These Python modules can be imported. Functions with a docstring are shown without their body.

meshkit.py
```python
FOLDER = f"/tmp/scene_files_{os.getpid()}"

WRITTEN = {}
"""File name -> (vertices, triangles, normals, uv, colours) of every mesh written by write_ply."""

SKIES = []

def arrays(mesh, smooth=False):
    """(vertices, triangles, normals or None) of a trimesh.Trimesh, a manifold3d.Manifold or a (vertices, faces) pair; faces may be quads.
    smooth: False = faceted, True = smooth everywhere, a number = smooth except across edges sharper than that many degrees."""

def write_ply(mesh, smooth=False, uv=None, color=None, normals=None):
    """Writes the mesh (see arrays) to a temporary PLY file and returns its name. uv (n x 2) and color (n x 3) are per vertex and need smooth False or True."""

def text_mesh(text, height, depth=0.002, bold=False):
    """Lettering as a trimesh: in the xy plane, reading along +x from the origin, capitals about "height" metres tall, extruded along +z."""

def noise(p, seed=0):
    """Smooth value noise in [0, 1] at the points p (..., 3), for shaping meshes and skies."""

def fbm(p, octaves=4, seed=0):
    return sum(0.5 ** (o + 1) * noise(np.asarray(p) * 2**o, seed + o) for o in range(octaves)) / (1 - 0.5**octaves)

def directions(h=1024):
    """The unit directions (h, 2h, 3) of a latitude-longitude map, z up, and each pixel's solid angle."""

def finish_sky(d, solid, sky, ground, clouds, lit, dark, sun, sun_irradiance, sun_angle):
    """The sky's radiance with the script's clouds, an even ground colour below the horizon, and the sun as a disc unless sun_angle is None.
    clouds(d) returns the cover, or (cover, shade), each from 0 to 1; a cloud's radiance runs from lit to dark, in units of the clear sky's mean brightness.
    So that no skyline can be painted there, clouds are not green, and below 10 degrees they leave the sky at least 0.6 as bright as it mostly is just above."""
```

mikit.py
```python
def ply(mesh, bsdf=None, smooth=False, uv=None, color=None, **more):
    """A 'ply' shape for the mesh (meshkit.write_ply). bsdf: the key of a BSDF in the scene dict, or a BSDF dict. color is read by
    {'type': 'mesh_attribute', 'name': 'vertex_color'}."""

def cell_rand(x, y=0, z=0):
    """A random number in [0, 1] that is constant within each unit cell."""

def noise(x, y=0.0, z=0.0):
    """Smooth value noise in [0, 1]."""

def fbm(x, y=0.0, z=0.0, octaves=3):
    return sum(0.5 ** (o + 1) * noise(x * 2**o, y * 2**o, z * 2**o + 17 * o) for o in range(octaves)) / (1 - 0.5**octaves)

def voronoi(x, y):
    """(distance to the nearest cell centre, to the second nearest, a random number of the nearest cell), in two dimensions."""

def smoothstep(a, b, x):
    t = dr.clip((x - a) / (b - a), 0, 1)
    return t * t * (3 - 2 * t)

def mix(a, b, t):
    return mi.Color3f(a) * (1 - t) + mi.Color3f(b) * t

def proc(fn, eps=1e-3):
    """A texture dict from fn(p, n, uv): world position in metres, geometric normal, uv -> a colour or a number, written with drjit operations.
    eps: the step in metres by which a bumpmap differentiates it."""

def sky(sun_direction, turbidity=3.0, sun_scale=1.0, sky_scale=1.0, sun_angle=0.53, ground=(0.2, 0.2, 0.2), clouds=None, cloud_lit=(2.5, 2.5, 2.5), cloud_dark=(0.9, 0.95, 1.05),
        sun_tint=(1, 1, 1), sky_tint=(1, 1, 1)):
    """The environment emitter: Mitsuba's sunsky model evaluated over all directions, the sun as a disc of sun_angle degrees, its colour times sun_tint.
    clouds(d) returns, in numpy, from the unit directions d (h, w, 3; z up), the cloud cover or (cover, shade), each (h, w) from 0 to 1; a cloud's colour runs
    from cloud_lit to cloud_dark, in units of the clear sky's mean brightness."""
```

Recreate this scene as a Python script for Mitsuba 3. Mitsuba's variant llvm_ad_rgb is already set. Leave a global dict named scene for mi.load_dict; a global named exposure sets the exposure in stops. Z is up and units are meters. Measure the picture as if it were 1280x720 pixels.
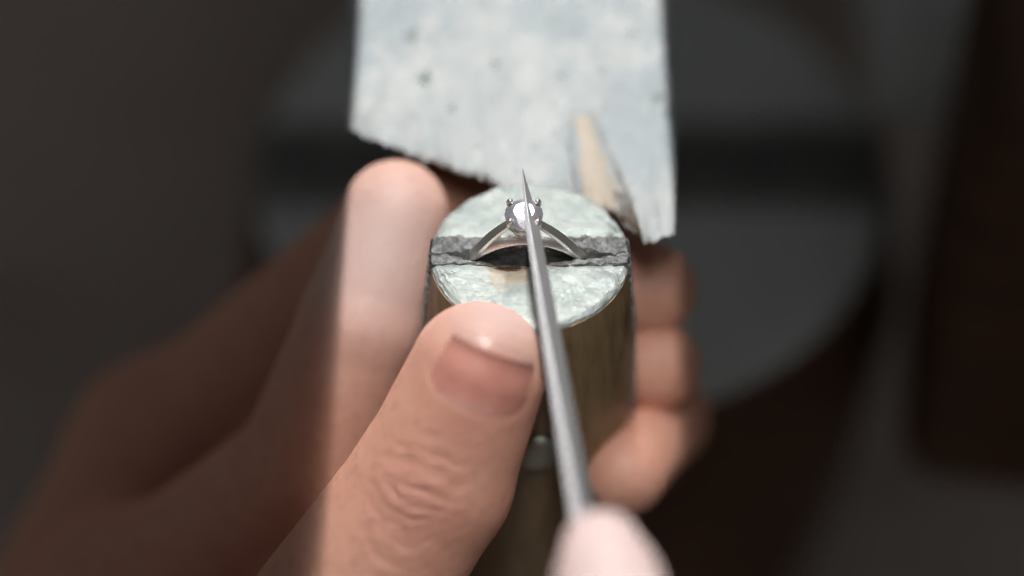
import math, numpy as np, trimesh, manifold3d as m3, shapely.geometry as sg
import mitsuba as mi, drjit as dr, mikit, meshkit
from mikit import noise, fbm, smoothstep, mix

# ------------------------------------------------------------------ camera, light, exposure (all lengths below in millimetres, written to the scene in metres)
T = mi.ScalarTransform4f
MM = 0.001
ELEV, DIST, PX = math.radians(48.0), 260.0, 10.0            # camera height angle, distance to the ring, pixels per mm of the 1280 px wide frame
FWD = np.array([0, math.cos(ELEV), -math.sin(ELEV)])
UP = np.array([0, math.sin(ELEV), math.cos(ELEV)])
RT = np.array([1.0, 0, 0])
P0 = -2.2 * RT - 4.5 * UP                                  # what the middle of the frame looks at; the origin is the middle of the clamp's mouth
EYE = P0 - DIST * FWD
ADDED_LAMP, ROOM, exposure = 262.0, 0.090, 0.0
scene, labels = {}, {}
scene['camera'] = {'type': 'thinlens', 'fov': math.degrees(2 * math.atan(64 / DIST)), 'fov_axis': 'x', 'aperture_radius': 9.5 * MM, 'focus_distance': (DIST - 3) * MM,
                   'near_clip': 0.01, 'far_clip': 50.0,
                   'to_world': T().look_at(origin=list(EYE * MM), target=list(P0 * MM), up=list(UP))}
scene['room_light'] = {'type': 'constant', 'radiance': {'type': 'rgb', 'value': [ROOM, ROOM * 0.97, ROOM * 0.95]}}


def at(u, v, t=0.0):
    """The point seen at pixel (u, v) of the 1280 x 720 frame, t mm nearer than the ring."""
    s = (DIST - t) / DIST / PX
    return P0 + (u - 640) * s * RT + (360 - v) * s * UP - t * FWD


def on_plane(u, v, n, c):
    """Where the line of sight through pixel (u, v) meets the plane n.p = c."""
    a = at(u, v)
    d = a - EYE
    return EYE + d * (c - n @ EYE) / (n @ d)


def put(key, mesh, bsdf, smooth=False, label=None, cat=None, group=None, kind=None, **more):
    v, f, _ = meshkit.arrays(mesh)
    scene[key] = mikit.ply((np.asarray(v) * MM, f), bsdf, smooth=smooth, **more)
    note(key, label, cat, group, kind)
    return key


def note(key, label=None, cat=None, group=None, kind=None):
    d = {k: x for k, x in dict(label=label, category=cat, group=group, kind=kind).items() if x}
    if d:
        labels[key] = d


def MF(tm):
    return m3.Manifold(m3.Mesh(np.asarray(tm.vertices, np.float32), np.asarray(tm.faces, np.uint32)))


def TM(man):
    m = man.to_mesh()
    return trimesh.Trimesh(m.vert_properties[:, :3], m.tri_verts, process=False)


def frame_of(d, ref=(0, 0, 1.0)):
    d = np.asarray(d, float) / np.linalg.norm(d)
    a = np.cross(ref, d)
    a /= np.linalg.norm(a)
    return a, np.cross(d, a), d


def loft(rings, caps=True):
    """A closed skin over rings (k, n, 3) of points."""
    k, n = rings.shape[:2]
    i, j = np.meshgrid(np.arange(k - 1), np.arange(n), indexing='ij')
    q = np.stack([i * n + j, i * n + (j + 1) % n, (i + 1) * n + (j + 1) % n, (i + 1) * n + j], -1).reshape(-1, 4)
    f = [q[:, [0, 1, 2]], q[:, [0, 2, 3]]]
    v = rings.reshape(-1, 3)
    if caps:
        v = np.vstack([v, rings[0].mean(0), rings[-1].mean(0)])
        a = np.arange(n)
        f += [np.stack([(a + 1) % n, a, a * 0 + k * n], 1), np.stack([(k - 1) * n + a, (k - 1) * n + (a + 1) % n, a * 0 + k * n + 1], 1)]
    m = trimesh.Trimesh(v, np.vstack(f), process=False)
    if caps and m.volume < 0:
        m.invert()
    return m


# ------------------------------------------------------------------ materials
def mm(p):
    return p.x / MM, p.y / MM, p.z / MM


def rough_mat(key, color, rough, bump=None, height=0.0, spec=0.5, eps=1e-4, **more):
    b = {'type': 'principled', 'base_color': mikit.proc(color, eps) if callable(color) else {'type': 'rgb', 'value': color},
         'roughness': mikit.proc(rough, eps) if callable(rough) else rough, 'specular': spec, **more}
    if bump:
        b = {'type': 'bumpmap', 'bump': mikit.proc(bump, eps), 'scale': height * MM, 'b': b}
    scene[key] = {'type': 'twosided', 'b': b}


SPECKS = [(514, 45, 1.0), (531, 97, 1.1), (620, 80, 0.7), (700, 92, 0.45), (752, 88, 0.5), (822, 120, 0.8), (836, 142, 0.8), (565, 135, 0.4), (480, 28, 0.4), (790, 40, 0.4)]
PIN_N = np.array([0, -math.sin(math.radians(8)), math.cos(math.radians(8))])
PIN_C = PIN_N @ np.array([0, 10, -2.3])
SPECK_P = [(on_plane(u, v, PIN_N, PIN_C), r) for u, v, r in SPECKS]
GROOVE = [on_plane(u, v, PIN_N, PIN_C) for u, v in ((728, 150), (742, 200), (756, 262))]


def seg_dist(x, y, a, b):
    dx, dy = b[0] - a[0], b[1] - a[1]
    t = dr.clip(((x - a[0]) * dx + (y - a[1]) * dy) / (dx * dx + dy * dy), 0, 1)
    return dr.sqrt(dr.square(x - a[0] - t * dx) + dr.square(y - a[1] - t * dy))


def pin_color(p, n, uv):
    x, y, z = mm(p)
    c = mix((0.301, 0.340, 0.354), (0.370, 0.391, 0.387), smoothstep(0.3, 0.7, fbm(x * 0.16, y * 0.11, 3)))
    c = mix(c, (0.430, 0.443, 0.434), smoothstep(0.5, 0.75, fbm(x * 0.3 + 9, y * 0.22, 8)) * 0.8)
    c = mix(c, (0.267, 0.297, 0.297), smoothstep(0.62, 0.8, fbm(x * 0.6, y * 0.5, 21)) * 0.6)
    for s, r in SPECK_P:
        d = dr.sqrt(dr.square(x - s[0]) + dr.square((y - s[1]) * 0.8)) + (noise(x * 2.5, y * 2.5) - 0.5) * 0.7
        c = mix(c, (0.13, 0.16, 0.14), (1 - smoothstep(0.35 * r, 1.25 * r, d)) * 0.92)
    d = dr.minimum(seg_dist(x, y, GROOVE[0], GROOVE[1]) + 1.0, seg_dist(x, y, GROOVE[1], GROOVE[2]))
    d = d + (fbm(x * 1.2, y * 0.35, 5) - 0.5) * 2.4
    grain = fbm(x * 4.0, y * 0.35, 2)
    wood = mix((0.40, 0.335, 0.26), (0.47, 0.415, 0.34), grain)
    c = mix(c, wood, 1 - smoothstep(1.3, 2.9, d))
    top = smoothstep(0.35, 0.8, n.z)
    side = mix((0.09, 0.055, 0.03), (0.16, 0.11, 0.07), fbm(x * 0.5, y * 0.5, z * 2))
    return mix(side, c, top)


def pin_bump(p, n, uv):
    x, y, z = mm(p)
    return fbm(x * 0.9, y * 0.7, z) * 0.7 + noise(x * 3, y * 3, z * 3) * 0.15


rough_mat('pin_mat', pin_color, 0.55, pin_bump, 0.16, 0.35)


def plate_color(p, n, uv):
    x, y, z = mm(p)
    c = mix((0.343, 0.387, 0.370), (0.440, 0.484, 0.458), smoothstep(0.25, 0.75, fbm(x * 0.35, y * 0.5, 4)))
    c = mix(c, (0.581, 0.616, 0.581), smoothstep(0.5, 0.8, fbm(x * 1.1 + 5, y * 1.4, 14)) * (0.15 + 0.40 * smoothstep(0.0, -3.0, y)))
    c = mix(c, (0.264, 0.290, 0.273), smoothstep(0.66, 0.85, noise(x * 2.1, y * 2.4, 31)) * 0.25)
    # bare wood worn through at the front of the mouth
    d = dr.sqrt(dr.square((x + 2.3) / 3.4) + dr.square((y + 3.4) / 2.8)) + (fbm(x * 1.3, y * 1.1, 6) - 0.5) * 0.9
    tan = mix((0.44, 0.35, 0.25), (0.55, 0.47, 0.36), fbm(x * 0.8, y * 4, 3))
    c = mix(c, tan, (1 - smoothstep(0.4, 1.3, d)) * 0.85)
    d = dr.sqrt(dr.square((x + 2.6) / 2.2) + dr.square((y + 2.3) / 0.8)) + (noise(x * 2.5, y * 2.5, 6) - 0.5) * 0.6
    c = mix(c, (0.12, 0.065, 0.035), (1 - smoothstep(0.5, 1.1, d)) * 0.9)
    return c


def plate_bump(p, n, uv):
    x, y, z = mm(p)
    a = x * 0.94 + y * 0.34
    b = y * 0.94 - x * 0.34
    return fbm(x * 1.6, y * 1.6, z) * 0.55 + noise(a * 7.0, b * 0.7, 3) * 0.2 + noise(x * 6, y * 6, 9) * 0.2 + (1 - smoothstep(0.0, 0.07, dr.abs(noise(a * 2.1, b * 0.35, 7) - 0.5))) * -0.15


rough_mat('plate_mat', plate_color, lambda p, n, uv: 0.38 + 0.25 * fbm(p.x * 900, p.y * 900, 3), plate_bump, 0.24, 0.5, 6e-5, metallic=0.25)


def wood_color(p, n, uv):
    x, y, z = mm(p)
    c = mix((0.145, 0.096, 0.044), (0.28, 0.195, 0.10), fbm(x * 1.3 + noise(z * 0.1) * 3, y * 1.3, z * 0.13))
    c = mix(c, (0.05, 0.034, 0.018), smoothstep(0.5, 0.8, fbm(x * 0.4, y * 0.4, z * 0.12 + 7)) * 0.6)
    return mix(c, (0.25, 0.185, 0.11), smoothstep(0.6, 0.8, noise(x * 3.1, y * 3.1, z * 0.15)) * 0.25)


rough_mat('wood_mat', wood_color, 0.42, lambda p, n, uv: fbm(p.x * 1800, p.y * 1800, p.z * 240), 0.12, 0.5)


def leather_color(p, n, uv):
    x, y, z = mm(p)
    c = mix((0.10, 0.105, 0.105), (0.24, 0.245, 0.24), smoothstep(0.25, 0.75, fbm(x * 1.5, y * 2.0, z * 1.5)))
    c = mix(c, (0.36, 0.36, 0.35), smoothstep(0.6, 0.8, noise(x * 3.2, y * 4, z * 3.2)) * 0.6)
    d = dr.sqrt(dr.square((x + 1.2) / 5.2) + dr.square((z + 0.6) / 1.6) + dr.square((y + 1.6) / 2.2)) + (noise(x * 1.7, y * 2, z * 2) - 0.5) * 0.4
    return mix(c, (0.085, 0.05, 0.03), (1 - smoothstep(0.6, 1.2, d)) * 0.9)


rough_mat('leather_mat', leather_color, 0.85, lambda p, n, uv: fbm(p.x * 2600, p.y * 2600, p.z * 2600), 0.25, 0.2, 6e-5)
scene['gold_mat'] = {'type': 'twosided', 'b': {'type': 'roughconductor', 'material': 'none', 'specular_reflectance': {'type': 'rgb', 'value': [0.86, 0.82, 0.77]}, 'alpha': 0.10, 'distribution': 'ggx'}}
scene['diamond_mat'] = {'type': 'blendbsdf', 'weight': 0.5, 'a': {'type': 'dielectric', 'int_ior': 2.417, 'ext_ior': 1.0},
                        'b': {'type': 'blendbsdf', 'weight': 0.72, 'a': {'type': 'diffuse', 'reflectance': {'type': 'rgb', 'value': [0.88, 0.86, 0.94]}},  # milky white and mirror mixed in, standing in for the missing sparkle
                              'b': {'type': 'roughconductor', 'material': 'none', 'specular_reflectance': {'type': 'rgb', 'value': [0.95, 0.93, 1.0]}, 'alpha': 0.10, 'distribution': 'ggx'}}}
FILE_AX = at(727, 640, 31) - at(653, 212, 1.5)
FILE_AX = FILE_AX / np.linalg.norm(FILE_AX)


def file_bump(p, n, uv):
    x, y, z = mm(p)
    s = x * float(FILE_AX[0]) + y * float(FILE_AX[1]) + z * float(FILE_AX[2])
    return dr.sin(s * 17.0 + x * 9) * 0.35 + dr.sin(s * 15.0 - x * 11) * 0.25 + fbm(x * 3, y * 3, z * 3)


scene['file_mat'] = {'type': 'twosided', 'b': {'type': 'bumpmap', 'bump': mikit.proc(file_bump, 3e-5), 'scale': 0.03 * MM,
                     'b': {'type': 'roughconductor', 'material': 'none', 'specular_reflectance': {'type': 'rgb', 'value': [0.66, 0.655, 0.66]}, 'alpha': 0.24, 'distribution': 'ggx'}}}
scene['steel_mat'] = {'type': 'twosided', 'b': {'type': 'roughconductor', 'material': 'none', 'specular_reflectance': {'type': 'rgb', 'value': [0.42, 0.43, 0.38]}, 'alpha': 0.25, 'distribution': 'ggx'}}

THUMB = [at(20, 1150, -24), at(165, 1010, -14), at(372, 846, -2), at(541, 600, 4), at(598, 463, 8.0)]
THUMB_R = [15, 13.5, 12.0, 9.9, 8.35]
TIP, IPJ = THUMB[4], THUMB[3]
TA = (TIP - IPJ) / np.linalg.norm(TIP - IPJ)                # thumb's last bone
TN = -FWD + 0.10 * RT - 0.05 * UP
TN = TN - TA * (TN @ TA)
TN /= np.linalg.norm(TN)                                     # out of the nail
TB = np.cross(TA, TN)


def near(x, y, z, q, r):
    return dr.exp(-(dr.square(x - float(q[0])) + dr.square(y - float(q[1])) + dr.square(z - float(q[2]))) / (r * r))


NAILC = TIP + TA * 0.8 + TN * 8.0


def skin_color(p, n, uv):
    x, y, z = mm(p)
    c = mix((0.58, 0.275, 0.19), (0.65, 0.35, 0.255), fbm(x * 0.35, y * 0.35, z * 0.35))
    c = mix(c, (0.50, 0.235, 0.18), smoothstep(0.52, 0.8, fbm(x * 0.9 + 4, y * 0.9, z * 0.9)) * 0.55)
    c = mix(c, (0.64, 0.45, 0.40), near(x, y, z, TIP + TA * 7.5 + TN * 2, 6.5) * 0.9)          # blanched fingertip
    for q in (NAILC - TB * 7.2, NAILC + TB * 7.2, NAILC - TA * 5.5):                            # redder nail folds
        c = mix(c, (0.50, 0.20, 0.15), near(x, y, z, q, 3.6) * 0.55)
    c = mix(c, (0.50, 0.22, 0.17), near(x, y, z, IPJ + TN * 9 - TB * 2, 6.0) * 0.6)
    c = mix(c, (0.70, 0.53, 0.49), near(x, y, z, at(480, 310, -8), 13.0) * 0.8)                    # forefinger made paler, standing in for its broad highlight
    c = mix(c, (0.58, 0.27, 0.15), near(x, y, z, at(560, 225, -28), 9.0) * 0.9)  # orange put into the colour for light glowing through shaded flesh
    return c


def skin_bump(p, n, uv):
    x, y, z = mm(p)
    a, b = mikit.voronoi((x + z * 0.6) * 2.2 + noise(x, y, z), (y - z * 0.7) * 2.2)[:2]
    return (b - a) * 0.35 + fbm(x * 1.6, y * 1.6, z * 1.6) * 0.8


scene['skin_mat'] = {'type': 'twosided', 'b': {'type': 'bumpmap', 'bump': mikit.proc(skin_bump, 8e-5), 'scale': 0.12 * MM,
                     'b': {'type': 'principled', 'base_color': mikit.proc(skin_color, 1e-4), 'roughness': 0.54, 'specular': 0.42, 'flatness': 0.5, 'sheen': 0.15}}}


def nail_color(p, n, uv):
    x, y, z = mm(p)
    s = (x - float(TIP[0])) * float(TA[0]) + (y - float(TIP[1])) * float(TA[1]) + (z - float(TIP[2])) * float(TA[2])
    w = (x - float(TIP[0])) * float(TB[0]) + (y - float(TIP[1])) * float(TB[1]) + (z - float(TIP[2])) * float(TB[2])
    c = mix((0.46, 0.185, 0.145), (0.52, 0.235, 0.185), fbm(w * 0.6, s * 0.4, 3))
    c = mix(c, (0.52, 0.36, 0.32), (1 - smoothstep(-2.4, -0.6, s + w * w * 0.02)) * 0.45)      # pale half-moon
    return mix(c, (0.60, 0.42, 0.35), smoothstep(4.9, 5.6, s + w * w * 0.018) * 0.6)           # free edge


scene['nail_mat'] = {'type': 'twosided', 'b': {'type': 'principled', 'base_color': mikit.proc(nail_color, 1e-4), 'roughness': 0.33, 'specular': 0.5, 'clearcoat': 0.3, 'clearcoat_gloss': 0.6}}


def skin2_color(p, n, uv):
    x, y, z = mm(p)
    return mix((0.66, 0.49, 0.46), (0.72, 0.56, 0.53), fbm(x * 0.3, y * 0.3, z * 0.3))


scene['skin2_mat'] = {'type': 'twosided', 'b': {'type': 'principled', 'base_color': mikit.proc(skin2_color, 1e-4), 'roughness': 0.5, 'specular': 0.4, 'flatness': 0.5}}


def hide_color(p, n, uv):
    x, y, z = mm(p)
    c = mix((0.48, 0.43, 0.40), (0.60, 0.545, 0.51), fbm(x * 0.02, y * 0.02, 4))
    return mix(c, (0.30, 0.23, 0.20), smoothstep(0.55, 0.75, fbm(x * 0.05, y * 0.05, 9)) * 0.6)


rough_mat('hide_mat', hide_color, 0.75, lambda p, n, uv: fbm(p.x * 300, p.y * 300, p.z * 300), 1.2, 0.25, 5e-4)
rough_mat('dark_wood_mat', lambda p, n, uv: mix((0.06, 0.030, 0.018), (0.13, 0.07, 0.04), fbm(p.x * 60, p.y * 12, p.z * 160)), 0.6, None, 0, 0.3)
rough_mat('bench_mat', lambda p, n, uv: mix((0.56, 0.51, 0.475), (0.68, 0.62, 0.585), fbm(p.x * 25, p.y * 25, p.z * 40)), 0.7, None, 0, 0.3)
rough_mat('lamp_black_mat', [0.03, 0.03, 0.032], 0.6)

# ------------------------------------------------------------------ the setting
xs = np.linspace(-700, 700, 90)
ys = np.linspace(-700, 164, 60)
X, Y = np.meshgrid(xs, ys)
Z = -185 + 10 * (meshkit.fbm(np.stack([X * 0.012, Y * 0.012, X * 0], -1)) - 0.5)
g = np.stack([X, Y, Z], -1).reshape(-1, 3)
i, j = np.meshgrid(np.arange(59), np.arange(89), indexing='ij')
q = np.stack([i * 90 + j, i * 90 + j + 1, (i + 1) * 90 + j + 1, (i + 1) * 90 + j], -1).reshape(-1, 4)
put('bench_skin', (g, q), 'hide_mat', True, 'dim grey-brown leather catch skin spread below the bench', kind='structure')
put('bench_front', trimesh.creation.box(bounds=[[-700, 160, -215], [700, 290, 2]]), 'bench_mat', label='dim grey-brown front board of the work bench behind everything', kind='structure')

# bench pin: a worn, pale painted wooden wedge with a broken front edge
rng = np.random.default_rng(5)
front_px = [(435, 151), (452, 163), (470, 171), (498, 184), (524, 194), (552, 203), (580, 212), (604, 221), (632, 236), (664, 246), (700, 250), (728, 254), (748, 262), (768, 263), (780, 277), (790, 290), (803, 296), (818, 299), (832, 293), (844, 289)]
front = np.array([on_plane(u, v, PIN_N, PIN_C)[:2] for u, v in front_px])
tt = np.linspace(0, 1, 150)
k = np.linspace(0, 1, len(front))
line = np.stack([np.interp(tt, k, front[:, a]) for a in (0, 1)], 1)
line[:, 1] += (meshkit.fbm(np.stack([tt * 55, tt * 0, tt * 0], -1), 3) - 0.5) * 1.3
back_l, back_r = on_plane(433, -60, PIN_N, PIN_C), on_plane(847, -60, PIN_N, PIN_C)
slope = lambda a, b: a[0] + (b[0] - a[0]) * (161 - a[1]) / (b[1] - a[1])  # noqa: E731
outline = np.vstack([line, [[slope(line[-1], back_r), 161], [slope(line[0], back_l), 161]]])
pin = m3.Manifold.extrude(m3.CrossSection([outline.astype(float)], m3.FillRule.NonZero), 10.0).translate([0, 0, -10])
a, b = GROOVE[0], GROOVE[2]
gd = np.array([b[0] - a[0], b[1] - a[1]])
gl = np.linalg.norm(gd)
balls = []
for q_, dep, r in ((np.array(a[:2]) - gd * 0.05, 3.6, 4.0), (np.array(b[:2]) + gd * 0.7, 1.3, 4.6)):
    balls.append(m3.Manifold.sphere(r, 40).translate([q_[0], q_[1], dep]))
pin = pin - m3.Manifold.batch_hull(balls)
pin = pin.refine_to_length(0.75)
pm = TM(pin)
v = pm.vertices.copy()
edge = np.exp(-np.maximum(0, v[:, 1] - np.interp(v[:, 0], line[:, 0], line[:, 1])) / 2.2)
nz = meshkit.fbm(v * [0.35, 0.3, 0.5], 3, 2) - 0.5
n2 = meshkit.fbm(v * [1.1, 0.7, 1.1], 3, 7) - 0.5
v[:, 2] += nz * 0.9 + n2 * 0.25 - edge * np.where(v[:, 2] > -3, 0.9, 0) + edge * n2 * 0.9
v[:, 1] += edge * (meshkit.fbm(v * [0.9, 0, 0.7], 3, 11) - 0.5) * 0.9 + np.exp(-np.maximum(0, v[:, 1] - np.interp(v[:, 0], line[:, 0], line[:, 1])) / 12) * np.clip(-v[:, 2] - 0.8, 0, 20) * 1.1
v[:, 2] = v[:, 2] + (PIN_C - PIN_N[1] * v[:, 1]) / PIN_N[2]
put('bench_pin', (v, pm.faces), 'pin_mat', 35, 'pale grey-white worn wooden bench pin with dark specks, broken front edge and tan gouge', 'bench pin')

# ------------------------------------------------------------------ the ring clamp
def barrel(zs, rs):
    prof = np.array([[0, zs[0]], *zip(rs, zs), [0, zs[-1]]], float)
    return m3.Manifold.revolve(m3.CrossSection([prof], m3.FillRule.NonZero), 128)


bar = barrel([-95, -80, -60, -42, -26, -12, -4, -1.0], [9.5, 11.2, 12.6, 13.4, 13.9, 13.5, 12.8, 12.45])
cap = barrel([-1.0, -0.35, 0.0], [12.45, 12.35, 11.95])
note('ring_clamp', 'wooden hand clamp with pale metal jaw tops and grey leather lining, gripping the diamond ring', 'ring clamp')
for s, jaw in ((1, 'ring_clamp__jaw'), (-1, 'ring_clamp__jaw_001')):
    y0 = 2.5 if s > 0 else 2.0
    half = m3.Manifold.cube([40, 40, 120], True).translate([0, s * (20 + y0), -40])
    put(jaw, TM((bar ^ half).refine_to_length(2.0)), 'wood_mat', 30)
    top = TM((cap ^ half).refine_to_length(0.5))
    v = top.vertices.copy()
    on = v[:, 2] > -0.5
    edge = np.exp(-np.abs(np.abs(v[:, 1]) - y0) / 0.8)
    v[:, 2] += on * ((meshkit.fbm(v * 0.5, 3, 3) - 0.5) * 0.35 - edge * 0.25 * (0.5 + meshkit.noise(v * 1.1, 5)) - edge * (s < 0) * 1.0 * np.exp(-((v[:, 0] + 2.3) / 2.6) ** 2))
    v[:, 1] += s * edge * (meshkit.fbm(v * [1.2, 0, 0.4], 3, 8) - 0.5) * 0.5
    rim = np.exp(-np.abs(12.2 - np.hypot(v[:, 0], v[:, 1])) / 0.7)
    v[:, 2] -= rim * on * 0.5 * np.clip(meshkit.fbm(v * [0.8, 0.8, 0], 3, 15) * 2 - 0.55, 0, 1)
    v[:, :2] *= (1 + rim * 0.05 * (meshkit.fbm(v * [0.9, 0.9, 0], 3, 17) - 0.62))[:, None]
    put(jaw + '__face_plate', (v, top.faces), 'plate_mat', 35, 'pale grey worn metal top behind the ring' if s > 0 else 'pale grey scuffed metal top with a tan worn patch')


def pad(s):
    nx, nz_, ny = 130, 60, 6
    x = 12.7 * np.sin(np.linspace(-np.pi / 2, np.pi / 2, nx))
    z = np.concatenate([np.linspace(0.1, -6, 30), np.linspace(-7, -58, nz_ - 30)])
    w = 1 - 0.03 * np.abs(z + 20) / 20
    gap = lambda x: 0.10 + 1.05 * np.exp(-(np.abs(x) / 9.6) ** 7)  # noqa: E731
    def pt(x, z, side):
        wide = np.interp(z, [-58, -26, -12, 0.1], [12.9, 14.1, 13.5, 12.25]) / 12.7
        inner = gap(x) if s > 0 else gap(x) * 0.95
        outer = 2.52 if s > 0 else 2.02
        d = (outer + (inner - outer) * side)
        px = x * wide * np.sqrt(np.clip(1 - (d / 13.0) ** 2, 0, 1))
        dip = -1.3 * np.exp(-((x + 1.2) / 4.2) ** 2) * (s < 0) * np.exp((z) / 1.5) - 0.4 * np.exp(z / 1.0) * side
        p = np.stack([px, s * d, z + dip], -1)
        e = np.exp(z / 1.2)[..., None] + np.exp(-(13 - np.abs(x)) / 0.8)[..., None]
        nn = np.stack([meshkit.fbm(p * 1.6, 3, 20 + q) - 0.5 for q in range(3)], -1)
        return p + nn * [0.3, 0.85, 1.1] * np.minimum(e, 1)
    rings = []
    for zi in z:
        side = np.linspace(0, 1, ny)
        r1 = pt(np.full(ny, -13.0), np.full(ny, zi), side)
        r2 = pt(x[1:-1], np.full(nx - 2, zi), np.ones(nx - 2))
        r3 = pt(np.full(ny, 13.0), np.full(ny, zi), side[::-1])
        r4 = pt(x[1:-1][::-1], np.full(nx - 2, zi), np.zeros(nx - 2))
        rings.append(np.vstack([r1, r2, r3, r4]))
    body = loft(np.array(rings), False)
    # rough top strip between the inner and the outer edge
    tx, tsd = np.meshgrid(x, np.linspace(0, 1, 14), indexing='ij')
    top = pt(tx.ravel(), np.full(tx.size, 0.1), tsd.ravel())
    a, b = np.meshgrid(np.arange(nx - 1), np.arange(13), indexing='ij')
    qd = np.stack([a * 14 + b, (a + 1) * 14 + b, (a + 1) * 14 + b + 1, a * 14 + b + 1], -1).reshape(-1, 4)
    tf = np.vstack([qd[:, [0, 1, 2]], qd[:, [0, 2, 3]]])
    return trimesh.util.concatenate([body, trimesh.Trimesh(top, tf, process=False)])


put('ring_clamp__leather_pad', pad(1), 'leather_mat', 40, 'rough dark grey leather strip behind the ring')
put('ring_clamp__leather_pad_001', pad(-1), 'leather_mat', 40, 'rough grey leather strip in front of the ring, singed brown in the middle')
rp = at(672, 566, 0)
ang = math.radians(4)
zr = -23.0
base = np.array([rp[0] + 0.2, -13.75, zr])
dome = m3.Manifold.sphere(3.4, 48).scale([1, 0.45, 1])
put('ring_clamp__rivet', TM(dome.translate(base)), 'steel_mat', True, 'dull greenish metal rivet head on the front of the barrel')

# ------------------------------------------------------------------ the ring
RC, RIN = np.array([-0.35, 0.0, -6.6]), 8.35
th = np.linspace(-math.pi, math.pi, 241)[:-1]
sec = np.linspace(0, 2 * np.pi, 29)[:-1]
rings = []
for a in th:
    rise = -0.25 * np.exp(-(abs(a) / 0.5) ** 2)
    half = 0.95 - 0.1 * np.exp(-(a / 0.3) ** 2)
    thick = 1.35 + rise
    c, s_ = np.cos(sec), np.sin(sec)
    yy = half * np.sign(c) * np.abs(c) ** 0.75
    rr = RIN + thick * 0.5 + thick * 0.5 * np.sign(s_) * np.abs(s_) ** 0.75
    yy = yy * (1 - 0.72 * np.clip((rr - RIN) / thick, 0, 1))
    rings.append(np.stack([RC[0] + rr * np.sin(a), RC[1] + yy, RC[2] + rr * np.cos(a)], -1))
rings = np.array(rings)
band = loft(np.concatenate([rings, rings[:1]]), False)
note('diamond_ring', 'white gold solitaire ring standing in the leather mouth of the clamp', 'ring')
put('diamond_ring__band', band, 'gold_mat', 40)
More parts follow.
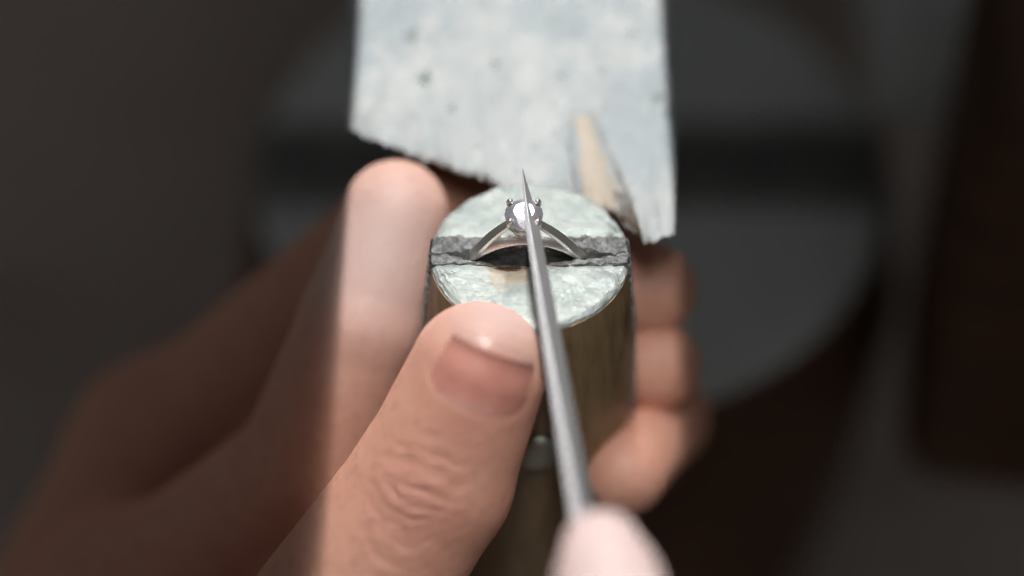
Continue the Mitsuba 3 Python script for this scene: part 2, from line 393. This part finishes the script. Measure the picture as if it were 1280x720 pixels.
for k_, sg_ in enumerate((-1, 1)):
    a0 = 1.02
    A = RC + np.array([sg_ * (RIN + 0.75) * math.sin(a0), 0, (RIN + 0.75) * math.cos(a0)])
    Bp = np.array([-0.75 + sg_ * 1.75, 0, 5.45])
    rings = []
    for t in np.linspace(0, 1, 30):
        c = A * (1 - t) + Bp * t + np.array([-sg_ * 0.0, 0, 0.62 * math.sin(math.pi * t) ** 1.2])
        d = (Bp - A) + np.array([0, 0, 0.62 * math.pi * math.cos(math.pi * t)])
        d /= np.linalg.norm(d)
        nrm = np.array([-d[2], 0, d[0]]) * (1 if d[0] > 0 else -1)
        hw, ht = np.interp(t, [0, 0.3, 1], [0.85, 0.86, 0.62]), np.interp(t, [0, 0.15, 0.8, 1], [0.30, 0.52, 0.50, 0.38])
        q = np.array([[-1, -0.75], [-1, 0.0], [-0.16, 0.95], [0.0, 1.0], [0.16, 0.95], [1, 0.0], [1, -0.75], [0.85, -1], [-0.85, -1]])
        rings.append(c + q[:, :1] * hw * np.array([0, 1.0, 0]) + q[:, 1:] * ht * nrm)
    put('diamond_ring__shoulder' + ('' if k_ == 0 else '_001'), loft(np.array(rings)), 'gold_mat', 20)
GC = np.array([-0.75, 0.0, 6.75])                            # middle of the girdle
TILT = trimesh.transformations.rotation_matrix(math.radians(7), [1, 0.15, 0])[:3, :3]


def brilliant(R):
    n = 16
    a = np.arange(n) * 2 * np.pi / n
    def ring_(r, z, off=0.0, m=n):
        b = np.arange(m) * 2 * np.pi / m + off
        return np.stack([r * np.cos(b), r * np.sin(b), np.full(m, z)], 1)
    pts = np.vstack([ring_(0.56 * R, 0.33 * R, 0, 8), ring_(0.80 * R, 0.205 * R, np.pi / 8, 8), ring_(R, 0.02 * R), ring_(R, -0.02 * R), ring_(0.52 * R, -0.44 * R, np.pi / 8, 8) * [1, 1, 1], [[0, 0, -0.86 * R]]])
    return trimesh.convex.convex_hull(pts)


gem = brilliant(2.38)
put('diamond_ring__diamond', (gem.vertices @ TILT.T + GC, gem.faces), 'diamond_mat', False, 'round brilliant cut clear diamond', flip_normals=False)
tubes = []
def tube(points, r, n=14):
    p = np.asarray(points, float)
    d = np.gradient(p, axis=0)
    out = []
    r = np.broadcast_to(r, (len(p),))
    for pi, di, ri in zip(p, d, r):
        e1, e2, _ = frame_of(di, (0.3, 0.9, 0.2))
        out.append(pi + ri * (np.cos(np.linspace(0, 2 * np.pi, n, endpoint=False))[:, None] * e1 + np.sin(np.linspace(0, 2 * np.pi, n, endpoint=False))[:, None] * e2))
    return loft(np.array(out))


for k_, a in enumerate(np.radians([42, 138, 222, 318])):
    e = np.array([np.cos(a), np.sin(a), 0])
    P = [e * 0.7 + [0, 0, -3.6], e * 1.3 + [0, 0, -2.2], e * 2.15 + [0, 0, -0.75], e * 2.5 + [0, 0, 0.15], e * 2.35 + [0, 0, 0.62], e * 1.98 + [0, 0, 0.80]]
    t = np.linspace(0, 1, 6)
    tt_ = np.linspace(0, 1, 22)
    P = np.stack([np.interp(tt_, t, np.array(P)[:, q]) for q in range(3)], 1) @ TILT.T + GC
    put('diamond_ring__prong' + ('' if k_ == 0 else f'_{k_:03d}'), tube(P, np.interp(tt_, [0, 0.75, 0.93, 1], [0.40, 0.34, 0.33, 0.2])), 'gold_mat', 50)
a = np.linspace(0, 2 * np.pi, 49)
gal = np.stack([1.62 * np.cos(a), 1.62 * np.sin(a), np.full(49, -1.75)], 1) @ TILT.T + GC
put('diamond_ring__gallery', tube(gal, 0.30), 'gold_mat', 50)

# ------------------------------------------------------------------ the needle file
F0, F1 = at(653, 211, 1.5), at(727, 640, 31)
fd = (F1 - F0) / np.linalg.norm(F1 - F0)
L1 = np.linalg.norm(F1 - F0)
cam = -FWD - fd * (-FWD @ fd)
cam /= np.linalg.norm(cam)
side = np.cross(fd, cam)
if side[0] < 0:
    side = -side
prof = []
for a_, r_ in ((-1.0, 0.22), (-0.98, 0.29), (-0.42, 0.44), (-0.34, 0.455), (-0.28, 0.44), (0.93, -0.40), (0.98, -0.46), (0.98, -0.54), (0.10, -0.95), (-0.05, -0.98), (-0.92, -0.30)):
    prof.append((a_, r_))
prof = np.array(prof)
rings = []
for d in np.concatenate([np.linspace(0.0, 12, 30), np.linspace(13, L1 + 12, 40)]):
    w = np.interp(d, [0, 1.0, 2.3, 6.8, 11, 16, 26, 41, L1, L1 + 12], [0.06, 0.14, 0.28, 0.74, 0.90, 0.97, 1.20, 1.26, 1.30, 1.32])
    rings.append(F0 + fd * d + w * (prof[:, :1] * side + prof[:, 1:] * cam))
note('needle_file', 'thin grey steel needle file pointing across the diamond from the fingertip at the bottom', 'file')
put('needle_file__blade', loft(np.array(rings)), 'file_mat', 25)
sh = [F0 + fd * d for d in (L1 + 11, L1 + 30, L1 + 60, L1 + 85)]
put('needle_file__shank', tube(sh, [1.3, 1.5, 1.7, 1.7], 20), 'steel_mat', 40)


# ------------------------------------------------------------------ hands: smooth unions of tapered bones, skinned on a grid
def bone(P, a, b, ra, rb):
    ba = b - a
    t = np.clip(((P - a) @ ba) / (ba @ ba), 0, 1)
    return np.linalg.norm(P - a - t[:, None] * ba, axis=1) - (ra + (rb - ra) * t)


def smin(a, b, k):
    h = np.maximum(k - np.abs(a - b), 0) / k
    return np.minimum(a, b) - h * h * k * 0.25


def chain(P, J, R, k=1.2):
    d = None
    for a, b, ra, rb in zip(J[:-1], J[1:], R[:-1], R[1:]):
        e = bone(P, a, b, ra, rb)
        d = e if d is None else smin(d, e, k)
    return d


def hand_field(palm, fingers, k=7.0, kp=9.0):
    def f(P):
        dp = None
        for a, b, ra, rb in palm:
            e = bone(P, a, b, ra, rb)
            dp = e if dp is None else smin(dp, e, kp)
        d = dp
        for J, R in fingers:
            d = np.minimum(d, smin(chain(P, J, R), dp, k))
        return d
    return f


def skin_mesh(field, axes, basis, origin):
    """Surface nets on a grid with uneven axes, its points then moved onto the field's zero."""
    n = [len(a) for a in axes]
    B = np.asarray(basis)
    st = 4
    ca = [a[::st] for a in axes]
    G = np.stack(np.meshgrid(*ca, indexing='ij'), -1)
    cv = field(G.reshape(-1, 3) @ B + origin).reshape(G.shape[:3]).astype(np.float32)
    val = cv
    for a in range(3):
        val = np.repeat(val, st, axis=a).take(np.arange(n[a]), axis=a)
    big = [np.repeat(np.append(np.diff(c), 0), st)[:k] for c, k in zip(ca, n)]
    reach = np.sqrt(big[0][:, None, None] ** 2 + big[1][None, :, None] ** 2 + big[2][None, None] ** 2) * 1.05 + 1.5
    I = np.argwhere(np.abs(val) < reach)
    for part in np.array_split(I, max(1, len(I) // 400000)):
        P = np.stack([axes[a][part[:, a]] for a in range(3)], 1)
        val[tuple(part.T)] = field(P @ B + origin)
    ins = val < 0
    cells = np.zeros([k - 1 for k in n], np.int8)
    for a in np.ndindex(2, 2, 2):
        cells += ins[a[0]:n[0] - 1 + a[0], a[1]:n[1] - 1 + a[1], a[2]:n[2] - 1 + a[2]]
    act = (cells > 0) & (cells < 8)
    idx = np.full(act.shape, -1, np.int64)
    ijk = np.argwhere(act)
    idx[act] = np.arange(len(ijk))
    v = np.stack([(axes[a][ijk[:, a]] + axes[a][ijk[:, a] + 1]) / 2 for a in range(3)], 1)
    quads = []
    for ax in range(3):
        o = [q for q in range(3) if q != ax]
        lo, hi = [slice(None)] * 3, [slice(None)] * 3
        lo[ax], hi[ax] = slice(0, -1), slice(1, None)
        for q in o:
            lo[q] = hi[q] = slice(1, -1)
        A, Bv = ins[tuple(lo)], ins[tuple(hi)]
        e = np.argwhere(A != Bv)
        flip = A[tuple(e.T)]
        e = e + np.array([0 if q == ax else 1 for q in range(3)])
        c = []
        for d1, d2 in ((0, 0), (-1, 0), (-1, -1), (0, -1)):
            w = e.copy()
            w[:, o[0]] += d1
            w[:, o[1]] += d2
            c.append(idx[tuple(w.T)])
        c = np.stack(c, 1)
        flip = flip if ax != 1 else ~flip
        c[~flip] = c[~flip][:, ::-1]
        quads.append(c)
    q = np.vstack(quads)
    p = v @ B + origin
    for _ in range(3):
        g_ = np.stack([field(p + h) - field(p - h) for h in np.eye(3) * 0.05], 1) / 0.1
        d = field(p)
        p = p - np.clip(d, -0.5, 0.5)[:, None] * g_ / np.maximum((g_ ** 2).sum(1, keepdims=True), 0.3)
    m = trimesh.Trimesh(p, np.vstack([q[:, [0, 1, 2]], q[:, [0, 2, 3]]]), process=False)
    if m.volume < 0:
        m.invert()
    return m


index_ = ([at(150, 770, -34), at(378, 585, -20), at(450, 405, -15), at(494, 266, -14)], [11, 9.0, 8.1, 7.0])
middle_ = ([at(200, 560, -54), at(538, 263, -31), at(740, 332, -41), at(812, 362, -25)], [11, 8.8, 7.6, 6.4])
ring_f = ([at(225, 625, -74), at(500, 500, -62), at(752, 468, -50), at(820, 458, -26)], [10.5, 8.2, 7.4, 6.2])
little_ = ([at(330, 720, -88), at(690, 640, -70), at(826, 522, -40), at(782, 592, -16)], [9.5, 7.6, 6.8, 5.6])
WR = at(-60, 1180, -75)
palm_ = [(WR, index_[0][0], 24, 12), (WR, middle_[0][0], 24, 13), (WR, ring_f[0][0], 24, 12), (WR, little_[0][0], 24, 11), (index_[0][0], little_[0][0], 11, 10),
         (at(-330, 1420, -95), WR, 26, 24), (THUMB[1], index_[0][0], 10, 8)]
base_field = hand_field(palm_, [(THUMB, THUMB_R), index_, middle_, ring_f, little_])


def local(P):
    d = P - TIP
    return d @ TA, d @ TB, d @ TN


def left_field(P):
    d = base_field(P)
    s, w, h = local(P)
    m = (np.abs(s + 8) < 34) & (np.abs(w) < 16) & (h > -2) & (h < 16) & (np.abs(d) < 3)
    if m.any():
        s, w, h, Q = s[m], w[m], h[m], P[m]
        up = np.clip((h - 0.0) / 4, 0, 1)
        # nail bed: a sunken field with a raised fold around it, open at the fingertip
        rx, rs = w / 6.9, (s - 2.3) / 4.5
        rho = (np.abs(rx) ** 3.6 + np.abs(rs) ** 3.2) ** 0.29
        fold = 0.03 * np.exp(-((rho - 1.16) / 0.13) ** 2) * np.clip((5.0 - s) / 2.5, 0, 1)
        bed = -0.22 * np.clip((1.04 - rho) / 0.2, 0, 1)
        lip = 0.08 * np.exp(-((s - 6.6 + 0.02 * w * w) / 0.8) ** 2) * (np.abs(w) < 7)
        # creases across the knuckle
        s0 = s + 14.4                                             # 0 at the knuckle
        wob = (meshkit.fbm(Q * 0.33, 2, 40) - 0.5) * 3.2
        amp = 0.62 * np.exp(-((w + 2.4) / 4.6) ** 2) * up
        cr = 0
        for c0, curve, dep, wid, cut in ((5.6, -0.030, 0.26, 0.42, 41), (3.4, -0.022, 0.45, 0.50, 42), (1.3, -0.01, 0.30, 0.40, 43), (-0.8, 0.012, 0.55, 0.55, 44), (-2.9, 0.03, 0.36, 0.5, 45), (-5.4, 0.045, 0.30, 0.6, 46), (-8.6, 0.05, 0.20, 0.7, 47), (7.8, -0.035, 0.14, 0.5, 48)):
            x_ = s0 - c0 - curve * w * w - wob
            live = np.clip(meshkit.noise(Q * 0.42, cut) * 2.2 - 0.45, 0.08, 1)
            cr = cr - dep * live * np.exp(-(x_ / wid) ** 2) + 0.32 * dep * live * np.exp(-((x_ + 1.05) / 0.8) ** 2)
        puff = (meshkit.fbm(Q * 0.55, 3, 60) - 0.5) * 0.5 * np.exp(-(s0 / 6.5) ** 2) * np.exp(-((w + 2.4) / 5.0) ** 2)
        d = d.copy()
        d[m] -= up * (fold + bed + lip) + amp * cr + up * puff
    return d


def uneven(lo, hi, spans, coarse):
    """Grid lines from lo to hi, coarse except in the spans (a, b, step)."""
    out, x = [lo], lo
    while x < hi:
        st = coarse
        for a, b, s in spans:
            if a <= x < b:
                st = s
            elif a - 6 < x < b + 6:
                st = min(st, 0.8)
        x += st
        out.append(x)
    return np.array(out)


basis = [RT, UP, -FWD]
ax = [uneven(-125, 36, [(-23, 6, 0.34)], 1.5), uneven(-140, 26, [(-39, 1, 0.34)], 1.5), uneven(-130, 20, [(2, 18.5, 0.4)], 1.6)]
lh = skin_mesh(left_field, ax, basis, P0)
note('hand', 'hand gripping the clamp, thumb with short nail in front and index finger behind it', 'hand')
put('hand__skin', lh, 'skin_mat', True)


def nail(field):
    us, ws = np.linspace(0, 1, 40), np.linspace(-1, 1, 48)
    U, W = np.meshgrid(us, ws, indexing='ij')
    wmax = 6.35
    s_lo = -2.0 + 1.5 * np.abs(W) ** 3.0
    s_hi = 6.45 - 0.7 * W ** 2
    S = s_lo + (s_hi - s_lo) * U
    ang = W * wmax / 8.6
    rad = np.sin(ang)[..., None] * TB * 1.0 + np.cos(ang)[..., None] * TN
    lift = 8.62 - 0.035 * (S - 0.5) ** 2 * (S < 0.5) - 0.105 * np.clip(S - 1.6, 0, 9) ** 1.7
    top = TIP + S[..., None] * TA + rad * lift[..., None]
    # settle onto the thumb, a little proud of the bed
    for _ in range(3):
        d = field(top.reshape(-1, 3)).reshape(U.shape)
        top = top - rad * np.clip(d - 0.16, -0.6, 0.6)[..., None] * np.clip((5.0 - S) / 3.0, 0.0, 1)[..., None]
    bot = top - rad * 0.42
    n0, n1 = U.shape
    v = np.vstack([top.reshape(-1, 3), bot.reshape(-1, 3)])
    a, b = np.meshgrid(np.arange(n0 - 1), np.arange(n1 - 1), indexing='ij')
    qd = np.stack([a * n1 + b, (a + 1) * n1 + b, (a + 1) * n1 + b + 1, a * n1 + b + 1], -1).reshape(-1, 4)
    N = n0 * n1
    rim = np.concatenate([np.arange(n1), np.arange(1, n0) * n1 + n1 - 1, (n0 - 1) * n1 + np.arange(n1 - 2, -1, -1), np.arange(n0 - 2, 0, -1) * n1])
    nx = np.roll(rim, -1)
    q = np.vstack([qd, qd[:, ::-1] + N, np.stack([rim, nx, nx + N, rim + N], 1)])
    m = trimesh.Trimesh(v, np.vstack([q[:, [0, 1, 2]], q[:, [0, 2, 3]]]), process=False)
    if m.volume < 0:
        m.invert()
    return m


put('hand__thumbnail', nail(base_field), 'nail_mat', 50, 'short pinkish thumbnail')

# the other hand, holding the file: forefinger laid along it
ri = ([at(1040, 1260, 28), at(862, 1020, 50), at(776, 812, 46), at(760, 728, 41.2), at(752, 686, 39.0)], [10.5, 8.2, 6.8, 5.5, 4.2])
rt = ([at(930, 1420, 50), at(800, 1200, 56), at(742, 1010, 52), at(738, 880, 46)], [12, 10, 8.6, 7.0])
rm = ([at(1130, 1220, 8), at(930, 1010, 24), at(820, 900, 26), at(790, 830, 29)], [10.5, 8, 7, 6])
rr_ = ([at(1200, 1230, -12), at(1040, 1000, -6), at(900, 1010, 2), at(890, 1090, 12)], [10, 7.8, 7, 6])
rl = ([at(1260, 1280, -28), at(1140, 1060, -28), at(1010, 1060, -20), at(1000, 1140, -10)], [9, 7, 6.4, 5.6])
RW = at(1430, 1650, 10)
rp_ = [(RW, ri[0][0], 23, 12), (RW, rm[0][0], 23, 12), (RW, rr_[0][0], 22, 12), (RW, rl[0][0], 22, 11), (ri[0][0], rl[0][0], 11, 10), (at(1700, 2050, 10), RW, 26, 23), (RW, rt[0][0], 18, 11)]
rf = hand_field(rp_, [ri, rt, rm, rr_, rl])
P_all = np.array([x for J, _ in (ri, rt, rm, rr_, rl) for x in J] + [RW, at(1700, 2050, 10)]) - P0
lo, hi = (P_all @ np.array(basis).T).min(0) - 30, (P_all @ np.array(basis).T).max(0) + 30
rh = skin_mesh(rf, [np.arange(a, b, 1.4) for a, b in zip(lo, hi)], basis, P0)
note('hand_001', 'pale blurred fingertip of the hand holding the needle file, at the bottom', 'hand')
put('hand_001__skin', rh, 'skin2_mat', True)

# ------------------------------------------------------------------ added clamp, slab and block, invented to fill the dim sides
BC = at(713, 205, -105)
ta = math.radians(2)
bf = np.array([0, math.sin(ta) * -1, math.cos(ta)])           # its axis leans towards the viewer
e1, e2, e3 = np.array([1.0, 0, 0]), np.cross(bf, [1.0, 0, 0]), bf
BR = 60.0


def placed(tm):
    v, f, _ = meshkit.arrays(tm)
    return (BC + v[:, :1] * e1 + v[:, 1:2] * e2 + v[:, 2:] * e3, f)


bbar = barrel([-112, -60, -22, -4, -1.6], [52, 58, 60, 57, 55.4])
bcap = barrel([-1.6, -0.4, 0], [55.0, 54.6, 53])
note('ring_clamp_001', 'added large out of focus clamp with dim grey jaws and dark leather band, standing behind', 'ring clamp')  # invented object, placed for its dim shapes either side of the strip
for s, jaw in ((1, 'ring_clamp_001__jaw'), (-1, 'ring_clamp_001__jaw_001')):
    half = m3.Manifold.cube([200, 200, 300], True).translate([0, s * (100 + 10.5), 0])
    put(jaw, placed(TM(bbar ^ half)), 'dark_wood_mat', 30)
    top = TM((bcap ^ half).refine_to_length(3))
    v = top.vertices.copy()
    v[:, 2] += (v[:, 2] > -1) * (meshkit.fbm(v * 0.12, 3) - 0.5) * 1.6
    put(jaw + '__face_plate', placed((v, top.faces)), 'grey_mat', 35)
    slab_ = TM(m3.Manifold.cube([112, 8.6, 100], True).translate([0, s * 5.9, -49.6]).refine_to_length(2.5))
    v = slab_.vertices.copy()
    v += (np.stack([meshkit.fbm(v * 0.2, 3, q) for q in range(3)], -1) - 0.5) * 3 * (v[:, 2:] > -25)
    put('ring_clamp_001__leather_pad' + ('' if s > 0 else '_001'), placed((v, slab_.faces)), 'leather_dark_mat', 35)
rough_mat('grey_mat', lambda p, n, uv: mix((0.56, 0.63, 0.65), (0.70, 0.76, 0.77), fbm(p.x * 130, p.y * 130, p.z * 130)), 0.6)
rough_mat('leather_dark_mat', lambda p, n, uv: mix((0.13, 0.135, 0.135), (0.30, 0.31, 0.31), fbm(p.x * 300, p.y * 300, p.z * 300)), 0.85)
sp = np.array([on_plane(u, v, -FWD, -FWD @ at(640, 360, -92)) for u, v in ((1085, -60), (1340, -60), (1330, 40), (1270, 105), (1232, 160), (1205, 172), (1160, 158), (1105, 132))])
loc = np.stack([(sp - P0) @ RT, (sp - P0) @ UP], 1)
sl = m3.Manifold.extrude(m3.CrossSection([loc[::-1]], m3.FillRule.Positive), 12.0)
if sl.volume() <= 0:
    sl = m3.Manifold.extrude(m3.CrossSection([loc], m3.FillRule.Positive), 12.0)
sm = TM(sl.refine_to_length(4))
v = sm.vertices + (np.stack([meshkit.fbm(sm.vertices * 0.1, 3, q) for q in range(3)], -1) - 0.5) * 3
put('added_slab', (P0 + v[:, :1] * RT + v[:, 1:2] * UP + (v[:, 2:] - 104) * -FWD, sm.faces), 'grey_mat', 35, 'added dim grey slab leaning in the dark at the upper right corner', 'slab')  # invented slab, put in as a dim grey shape for this corner

bl = m3.Manifold.batch_hull([m3.Manifold.sphere(7, 24).translate(list(p)) for p in np.array(np.meshgrid([0, 50], [0, 34], [0, 70])).reshape(3, -1).T])
wb = TM(bl.refine_to_length(6))
wo = at(1185, 520, -95)
put('added_block', (wb.vertices @ trimesh.transformations.rotation_matrix(-0.16, [0, 0, 1])[:3, :3].T + wo + [0, 0, -6], wb.faces), 'dark_wood_mat', 40, 'added dark reddish-brown rounded wooden block to darken the far right', 'block')  # invented block, its dark wood put in to keep this side dark

# ------------------------------------------------------------------ added slot lamp, unseen: its deep hood lights one strip, sides stay dark
H, LW = 260.0, 2.0
y_a, y_b = -165.0, 235.0
note('added_strip_lamp', 'added unseen slot lamp with deep hood that keeps the sides dark', 'lamp')
tube_v = np.array([[-LW, y_a, H], [LW, y_a, H], [LW, y_b, H], [-LW, y_b, H]])
scene['added_strip_lamp__tube'] = mikit.ply((tube_v * MM, np.array([[0, 2, 1], [0, 3, 2]])), 'lamp_black_mat', emitter={'type': 'area', 'radiance': {'type': 'rgb', 'value': [ADDED_LAMP, ADDED_LAMP * 0.985, ADDED_LAMP * 0.97]}})
put('added_strip_lamp__housing', trimesh.creation.box(bounds=[[-9, y_a - 4, H + 0.6], [9, y_b + 4, H + 14]]), 'lamp_black_mat')
yy = np.linspace(y_a - 2, y_b + 2, 20)
zb = np.maximum(52, EYE[2] - (yy - EYE[1]) * math.tan(ELEV - math.radians(8.6)) + 9)
for k_, s in enumerate((-1, 1)):
    rows = []
    for y_, z_ in zip(yy, zb):
        wide = lambda z: 20.9 + (LW + 1.2 - 20.9) * z / H  # noqa: E731
        c = -1.5 if s < 0 else -3.2
        rows.append([[s * wide(z_) + c * (1 - z_ / H), y_, z_], [s * (wide(z_) + 1.2) + c * (1 - z_ / H), y_, z_], [s * (wide(H) + 1.2), y_, H], [s * wide(H), y_, H]])
    put('added_strip_lamp__added_shade_panel' + ('' if k_ == 0 else '_001'), loft(np.array(rows)), 'lamp_black_mat')  # added panels cut the light off at both sides of the strip
